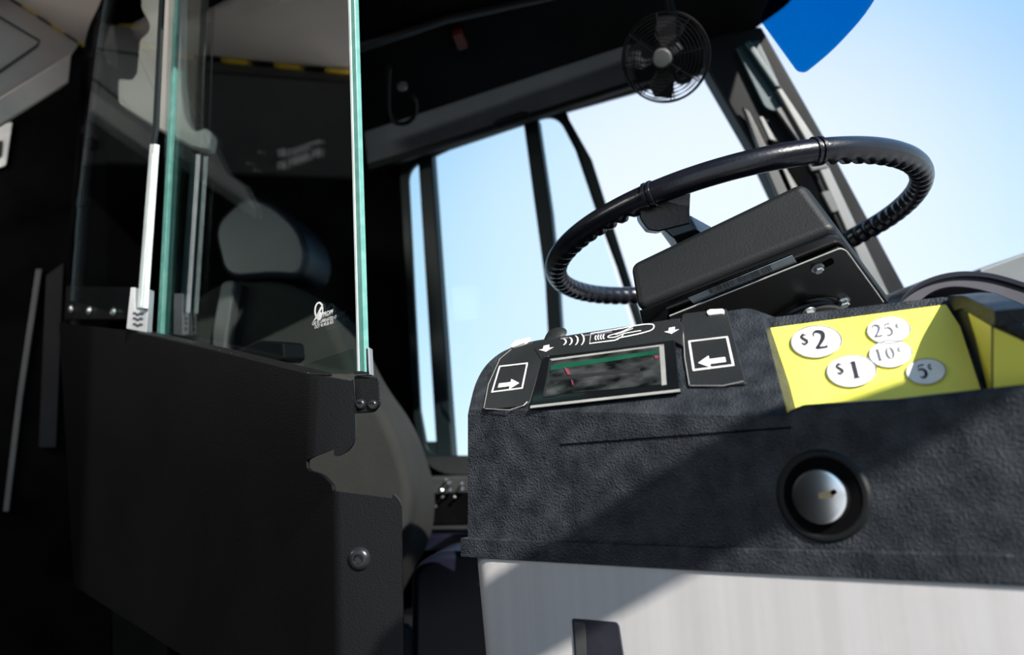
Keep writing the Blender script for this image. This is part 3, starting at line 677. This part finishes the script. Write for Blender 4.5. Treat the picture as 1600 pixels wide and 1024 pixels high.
dpart('status_mark', [(1022, 556), (1028, 555), (1029, 559), (1024, 561)], 'pink', .0048)
# printed symbols
def frame_sym(bl, br, tr, tl, left):
    Q = Quad(SF, bl, br, tr, tl, .0026)
    bm = bmesh.new()
    o_, i_ = .0, .07
    for a, b in (((0, 0), (1, 0)), ((1, 0), (1, 1)), ((1, 1), (0, 1)), ((0, 1), (0, 0))):
        stroke(bm, Q, [a, b], .055)
    stroke(bm, Q, [(-.02, 0), (1.02, 0)], .055); stroke(bm, Q, [(-.02, 1), (1.02, 1)], .055)
    A = [(.16, .30), (.16, .14), (.56, .14), (.56, .02), (.86, .22), (.56, .42), (.56, .30)]
    if left: A = [(1 - x, y) for x, y in A][::-1]
    poly(bm, Q, A); put('printed_symbol', bm, 'white', fb)
frame_sym((769, 613), (816, 607), (824, 568), (781, 573), False)
frame_sym((1084, 579), (1146, 571), (1136, 527), (1077, 534), True)
for (x, y) in ((853, 546), (1049, 518)):
    Q = Quad(SF, (x - 13, y + 6), (x + 13, y + 2), (x + 11, y - 8), (x - 9, y - 4), .0034); bm = bmesh.new()
    poly(bm, Q, [(.5, 0), (1, .5), (.72, .5), (.72, 1), (.28, 1), (.28, .5), (0, .5)]); put('printed_arrow', bm, 'white', fb)
Q = Quad(SF, (874, 544), (1024, 523), (1024, 505), (874, 526), .0034)
bm = bmesh.new()
for k in range(4):
    stroke(bm, Q, arc(.02 + k * .065, .45, .055, .30 + .08 * k, -62, 62, 10), [.05 + .08 * math.sin(i / 10 * math.pi) for i in range(11)], 7.5)
put('contactless_waves', bm, 'white', fb)
bm = bmesh.new()
stroke(bm, Q, [(.62, .05), (.60, -.02), (.33, .0), (.345, .85), (.66, .93)], .09, 7.5)
for k in range(4): stroke(bm, Q, arc(.425 + k * .028, .42, .035, .27, 130, 230, 6), .10, 7.5)
stroke(bm, Q, sp2([(.66, .93), (.80, 1.0), (.93, .98), (.985, .80), (.97, .45), (.88, .28), (.74, .18), (.64, .12), (.62, -.02)]), .09, 7.5)
stroke(bm, Q, sp2([(.78, .95), (.66, .62), (.54, .45), (.53, .30), (.60, .25), (.68, .42), (.66, .15)]), .07, 7.5)
stroke(bm, Q, sp2([(.60, .45), (.70, .62), (.78, .78)]), .06, 7.5); stroke(bm, Q, sp2([(.68, .45), (.78, .48), (.86, .50)]), .07, 7.5)
put('hand_and_card_symbol', bm, 'white', fb)
Q = Quad(SF, (876, 531), (980, 517), (980, 514.5), (876, 528.5), .0034); bm = bmesh.new()
for a, b in ((0, .12), (.35, .52), (.56, .78)): poly(bm, Q, [(a, 0), (b, 0), (b, 1), (a, 1)])
put('small_print', bm, 'inkg', fb)
slab('status_light', [(796, 541, 2), (806, 532, 3), (830, 527, 4), (820, 535, 3), (800, 543, 2)], SF, .003, 'white', fb, .0005, off=.003)
slab('status_light', [(1103, 487, 3), (1108, 483, 4), (1131, 482, 4), (1131, 489, 4), (1106, 492, 3)], SF, .004, 'white', fb, .0008, off=.004)
lathe('round_button', [(0, .004), (.009, .003), (.012, 0)], SF.hit(868, 525), SF.n, 'flat', fb, 20)
# body: front wall under the coin tray
lw_ = [(1222, 645), (1252, 632, 6), (1400, 622), (1600, 600), (1760, 585), (1760, 925), (1222, 868)]
slab('front_wall', lw_, FF, .020, 'tex', fb, .005, off=.0)
slab('body_step', [(875, 694), (1236, 667), (1236, 669.5), (875, 696)], FF, .004, 'deep', fb, off=.0008)
slab('collar', [(719, 841, 2), (1100, 856), (1760, 872), (1760, 925), (1100, 893), (719, 871, 4)], FF, .05, 'tex', fb, .002, off=.005)
# steel cabinet
bo = FF.off(.003)
cab = [bo.hit(*p) for p in ((727, 868), (1900, 925))]
def rp3(P, k, rad, seg=8):          # rounds corner k of a 3-D outline
    a, b, c = P[k - 1], P[k], P[(k + 1) % len(P)]
    s_, t_ = b + (a - b).normalized() * rad, b + (c - b).normalized() * rad
    return P[:k] + [(1 - q / seg) ** 2 * s_ + 2 * (q / seg) * (1 - q / seg) * b + (q / seg) ** 2 * t_ for q in range(seg + 1)] + P[k + 1:]
lowl = bo.hit(747, 1024) + (bo.hit(747, 1024) - bo.hit(729, 868)).normalized() * .6; lowl.z = .02
lowr = cab[1].copy(); lowr.z = .02
tops = rp3([cab[1], cab[0], cab[0] + BACK * .28, cab[1] + BACK * .28], 1, .030)
lows = rp3([lowr, lowl, lowl + BACK * .28, lowr + BACK * .28], 1, .030)
bm = bmesh.new(); prism(bm, tops, lows); put('steel_cabinet', bm, 'steel', fb, smooth=True)
slab('cabinet_slot', [(893, 967, 4), (966, 973, 8), (979, 1060), (900, 1060)], bo, .002, 'ink', fb, .0005, off=.0012)
slab('slot_reveal', [(897, 972), (914, 974), (916, 1040), (903, 1060)], bo, .001, 'grey', fb, off=.0018)
# key lock
kc = FF.hit(1285, 775)
lathe('lock_bezel', [(.0255, 0), (.0275, .0018), (.0295, .0018), (.0315, .0), ], kc, FF.n, 'box', fb, 64)
lathe('lock_recess', [(0, .0006), (.0265, .0006)], kc, FF.n, 'deep', fb, 48)
lk = lathe('key_cylinder', [(0, .006), (.0155, .006), (.0178, .0055), (.0188, .004), (.0190, .0006)], FF.hit(1283, 776), FF.n, 'chrome', fb, 48)
slab('keyway', [(1278, 771, 3), (1302, 767, 3), (1305, 772, 3), (1302, 778, 3), (1280, 780, 4)], FF, .001, 'brass', lk, off=.0064)
slab('keyhole', [(1296, 768, 3), (1304, 764, 3), (1308, 771, 3), (1300, 775, 3)], FF, .001, 'deep', lk, off=.0068)
# coin tray
YP = pl3(W(1193, 515, .66), W(1480, 477, .60), W(1235, 625, .60))
slab('tray_back', [(1186, 497), (1476, 462, 12), (1502, 465, 8), (1560, 680), (1215, 690)], YP, .012, 'tex', fb, .002, off=-.001)
slab('tray_liner', [(1193, 514), (1478, 476, 3), (1500, 510), (1536, 620), (1250, 660), (1232, 626)], YP, .001, 'yel', fb, off=.0004)
ra = W(1490, 470, .598)
A_ = YP.hit(1420, 612); best = None      # the tray side rises where its top edge shades the liner
for i in range(1, 400):
    q_ = A_ + TOSUN * (i * .001); x_, y_ = px_of(q_); e_ = abs(y_ - (463 + (x_ - 1502) * .4535))
    if best is None or e_ < best[0]: best = (e_, q_)
rb = best[1]; 
RW = vpl(ra, rb)
RW2 = vpl(rb, FF.off(-.012).hit(1720, 562)); xb, yb = px_of(rb)
rq = [RW.hit(*p) for p in ((1480, 463), (1502, 463), (xb, 463 + (xb - 1502) * .4535), (xb, 700), (1552, 700))]
RR = Vector((RW.n.x, RW.n.y, 0)).normalized()
prism3('tray_side', [RW.hit(*p) for p in ((1480, 463), (1502, 463), (xb, yb), (xb, 700), (1500, 700))], -RR * .012, 'tex', fb)
slab('tray_side', [(xb - 3, yb - 2), (1600, 508), (1720, 562), (1720, 700), (xb - 3, 700)], RW2, .012, 'tex', fb)
slab('tray_rim', [(1478, 462, 6), (1506, 462, 6), (xb + 2, yb), (xb + 2, yb + 24), (1502, 482), (1490, 486)], RW, .02, 'tex', fb, .003, off=.003)
slab('tray_rim', [(xb, yb), (1600, 508), (1720, 562), (1720, 590), (1600, 532), (xb, yb + 24)], RW2, .02, 'tex', fb, .003, off=.003)
slab('side_liner', [(1512, 488, 4), (xb - 1, yb + 26), (xb - 1, 640), (1560, 640), (1545, 600)], RW, .001, 'yel', fb, off=.0006)
slab('side_liner', [(xb, yb + 26), (1600, 534), (1715, 588), (1715, 640), (xb, 640)], RW2, .001, 'yel', fb, off=.0006)
# printed coins
DOTS = ((1276, 534, 39, 27, '$2'), (1331, 580, 38, 27, '$1'), (1389, 516, 33, 23, '25'), (1392, 553, 33, 23, '10'), (1447, 581, 30, 22, '5'))
def glyph(bm, Q, s, x0, hgt, y0, wv, asp=1.45):
    def T(P): return [(x0 + p[0] * hgt / asp * .62, y0 + p[1] * hgt) for p in P]
    sc_ = hgt
    if s == '2':
        P = T(sp2([(.08, .72), (.12, .92), (.42, 1.0), (.80, .90), (.84, .66), (.55, .36), (.08, .05)], 5)); n = len(P)
        stroke(bm, Q, P, [sc_ * (.05 + wv * max(0, math.sin((i / n) * 3.1 - .25))) for i in range(n)], asp)
        stroke(bm, Q, T([(.05, .05), (.4, .06), (.98, .06), (1.0, .2)]), [sc_ * .10, sc_ * .12, sc_ * .11, sc_ * .03], asp)
    if s == '1':
        stroke(bm, Q, T([(.50, .97), (.50, .03)]), sc_ * (wv + .05), asp); stroke(bm, Q, T([(.16, .86), (.5, .94)]), sc_ * .05, asp); stroke(bm, Q, T([(.2, .02), (.82, .02)]), sc_ * .05, asp)
    if s == '5':
        stroke(bm, Q, T([(.9, .97), (.28, .95), (.16, .56)]), [sc_ * .12, sc_ * .08, sc_ * .04], asp)
        P = T(sp2([(.16, .55), (.5, .66), (.86, .48), (.86, .18), (.5, .0), (.12, .1)], 5)); n = len(P)
        stroke(bm, Q, P, [sc_ * (.03 + wv * max(0, math.sin((i / n) * 3.1))) for i in range(n)], asp)
    if s == '0':
        P = T(arc(.5, .5, .40, .47, 0, 360, 28)); stroke(bm, Q, P, [sc_ * (.03 + wv * abs(math.cos(i / 28 * 2 * math.pi))) for i in range(29)], asp)
    if s == '$':
        P = T(sp2([(.85, .76), (.55, .88), (.2, .74), (.4, .54), (.75, .38), (.75, .18), (.4, .08), (.1, .24)], 5)); n = len(P)
        stroke(bm, Q, P, [sc_ * (.05 + wv * max(0, math.sin((i / n) * 3.1))) for i in range(n)], asp); stroke(bm, Q, T([(.46, 1.04), (.5, -.06)]), sc_ * .04, asp)
    if s == 'c':
        P = T(arc(.5, .5, .36, .34, 50, 310, 16)); stroke(bm, Q, P, [sc_ * (.05 + wv * max(0, math.sin(i / 16 * 3.1))) for i in range(17)], asp); stroke(bm, Q, T([(.62, .95), (.42, .05)]), sc_ * .05, asp)
for cx, cy, rx, ry, s in DOTS:
    tl = -8
    Q = Quad(YP, (cx - rx + 5, cy + ry + 3), (cx + rx + 7, cy + ry - 7), (cx + rx - 5, cy - ry - 3), (cx - rx - 7, cy - ry + 7), .0016)
    bm = bmesh.new(); poly(bm, Q, arc(.5, .5, .5, .5, 0, 360, 40)[:-1], .0002); dk = put('coin_sticker', bm, 'white', fb)
    Q2 = Quad(YP, (cx - rx + 5, cy + ry + 3), (cx + rx + 7, cy + ry - 7), (cx + rx - 5, cy - ry - 3), (cx - rx - 7, cy - ry + 7), .0021)
    bm = bmesh.new(); stroke(bm, Q2, arc(.5, .5, .49, .49, 0, 360, 40), .018); put('sticker_outline', bm, 'inkg', dk)
    bm = bmesh.new()
    if s in ('$2', '$1'): glyph(bm, Q2, '$', .20, .38, .42, .13); glyph(bm, Q2, s[1], .46, .54, .26, .17)
    elif s == '5': glyph(bm, Q2, '5', .30, .50, .28, .18); glyph(bm, Q2, 'c', .58, .28, .50, .12)
    else: glyph(bm, Q2, s[0], .14, .44, .30, .12); glyph(bm, Q2, s[1], .40, .44, .30, .12); glyph(bm, Q2, 'c', .68, .24, .48, .10)
    put('printed_value', bm, 'ink' if s in ('$2', '$1', '5') else 'inkg', dk)

# ================================================================== dashboard at the right, switch panel and console
dc = thing('instrument_cowl', 'curved grey purple instrument cowl behind the coin tray', 'dashboard', W(1560, 520, .95))
CP_ = fpl(.92, 6)
arcp = smoothpath([Vector((x, y, 0)) for x, y in ((1398, 490), (1412, 462), (1440, 440), (1478, 427), (1520, 424), (1570, 432), (1660, 462), (1760, 500))], 6)
inn = smoothpath([Vector((x, y, 0)) for x, y in ((1740, 540), (1640, 496), (1560, 462), (1512, 450), (1478, 450), (1452, 460), (1432, 478), (1426, 492))], 6)
slab('cowl_rim', [(p.x, p.y) for p in arcp] + [(p.x, p.y) for p in inn], CP_, .10, 'purp', dc, .004)
slab('cowl_lip', [(p.x, p.y) for p in arcp] + [(p.x, p.y + 8) for p in arcp[::-1]], CP_, .04, 'navy', dc, .002, off=.006)
slab('instrument_face', [(p.x, p.y) for p in inn] + [(1420, 560), (1760, 620)], CP_.off(-.05), .01, 'navy', dc)
slab('gauge_strip', [(1560, 476), (1620, 500), (1620, 520), (1565, 490)], CP_.off(-.045), .004, 'matte', dc, .001)
slab('dashboard_body', [(1436, 480), (1480, 456), (1560, 462), (1640, 496), (1800, 540), (1800, 1350), (1436, 1350)], fpl(1.04, 6), .26, 'matte', dc, .006)
dl = slab('dashboard_ledge', [(1532, 420), (1610, 392, 4), (1760, 384), (1760, 470), (1532, 470)], fpl(1.15, 10), .1, 'pillarl', dc, .004)
dl['label'] = 'pale grey ledge below the windshield'
sp = thing('switch_panel', 'dark side switch panel with bright chrome toggles under the side window', 'switch panel', W(690, 800, 1.60))
SPP = fpl(1.66, -6)
slab('panel_body', [(656, 745, 8), (760, 742), (790, 830), (656, 830)], SPP, .05, 'sill', sp, .006)
slab('panel_recess', [(648, 772), (780, 768), (780, 818), (648, 820)], SPP, .01, 'deep', sp, .002, off=.006)
for x, y, b in ((674, 766, 1), (675, 777, 1), (690, 769, 1), (694, 777, .8), (704, 765, 1), (698, 749, .8), (703, 754, .9), (722, 755, 1), (724, 765, 1.1), (681, 790, .9), (712, 778, .8)):
    c = SPP.off(.012).hit(x, y); lathe('toggle', [(0, .016), (.0030 * b, .015), (.0042 * b, .012), (.003 * b, .008), (.003, -.002)], c, SPP.n + Vector((random.uniform(-.2, .2), 0, random.uniform(-.2, .4))), 'chrome', sp, 14)
sh = slab('side_shelf', [(656, 836), (800, 834), (800, 862), (656, 862)], fpl(1.62, -6), .12, 'navy', None, .004)
tag(sh, 'dark navy shelf edge below the chrome toggles', 'shelf')
cs = slab('side_console', [(640, 1200), (642, 890, 20), (680, 862, 30), (820, 860), (900, 1200)], fpl(1.12, -6), .15, 'navy', None, .012, seg=5)
tag(cs, 'black rounded console between the barrier door and the farebox', 'console')

# ================================================================== off-frame additions that shade and light the cab
# added bar out of view, placed so its shade crosses the farebox front
def backproj(px, py, dist): return FF.hit(px, py) + TOSUN * dist
a1, a2 = backproj(962, 875, 1.75), backproj(1326, 656, 1.75)
dv = (a2 - a1).normalized()
post = tube('shade_blocker', [a1 - dv * .3, a2 + dv * .20], .036, 'pillar')
tag(post, 'added black sloping rail outside the view, shading the farebox', 'blocker')
light('ceiling_fill', 'AREA', (-1.55, .55, 1.9), (.45, .7, .45), 15.0, (1, .95, .9), shape='RECTANGLE', size=.9, size_y=.2)  # added fill light without a fixture, brightens the ceiling and hanging bracket
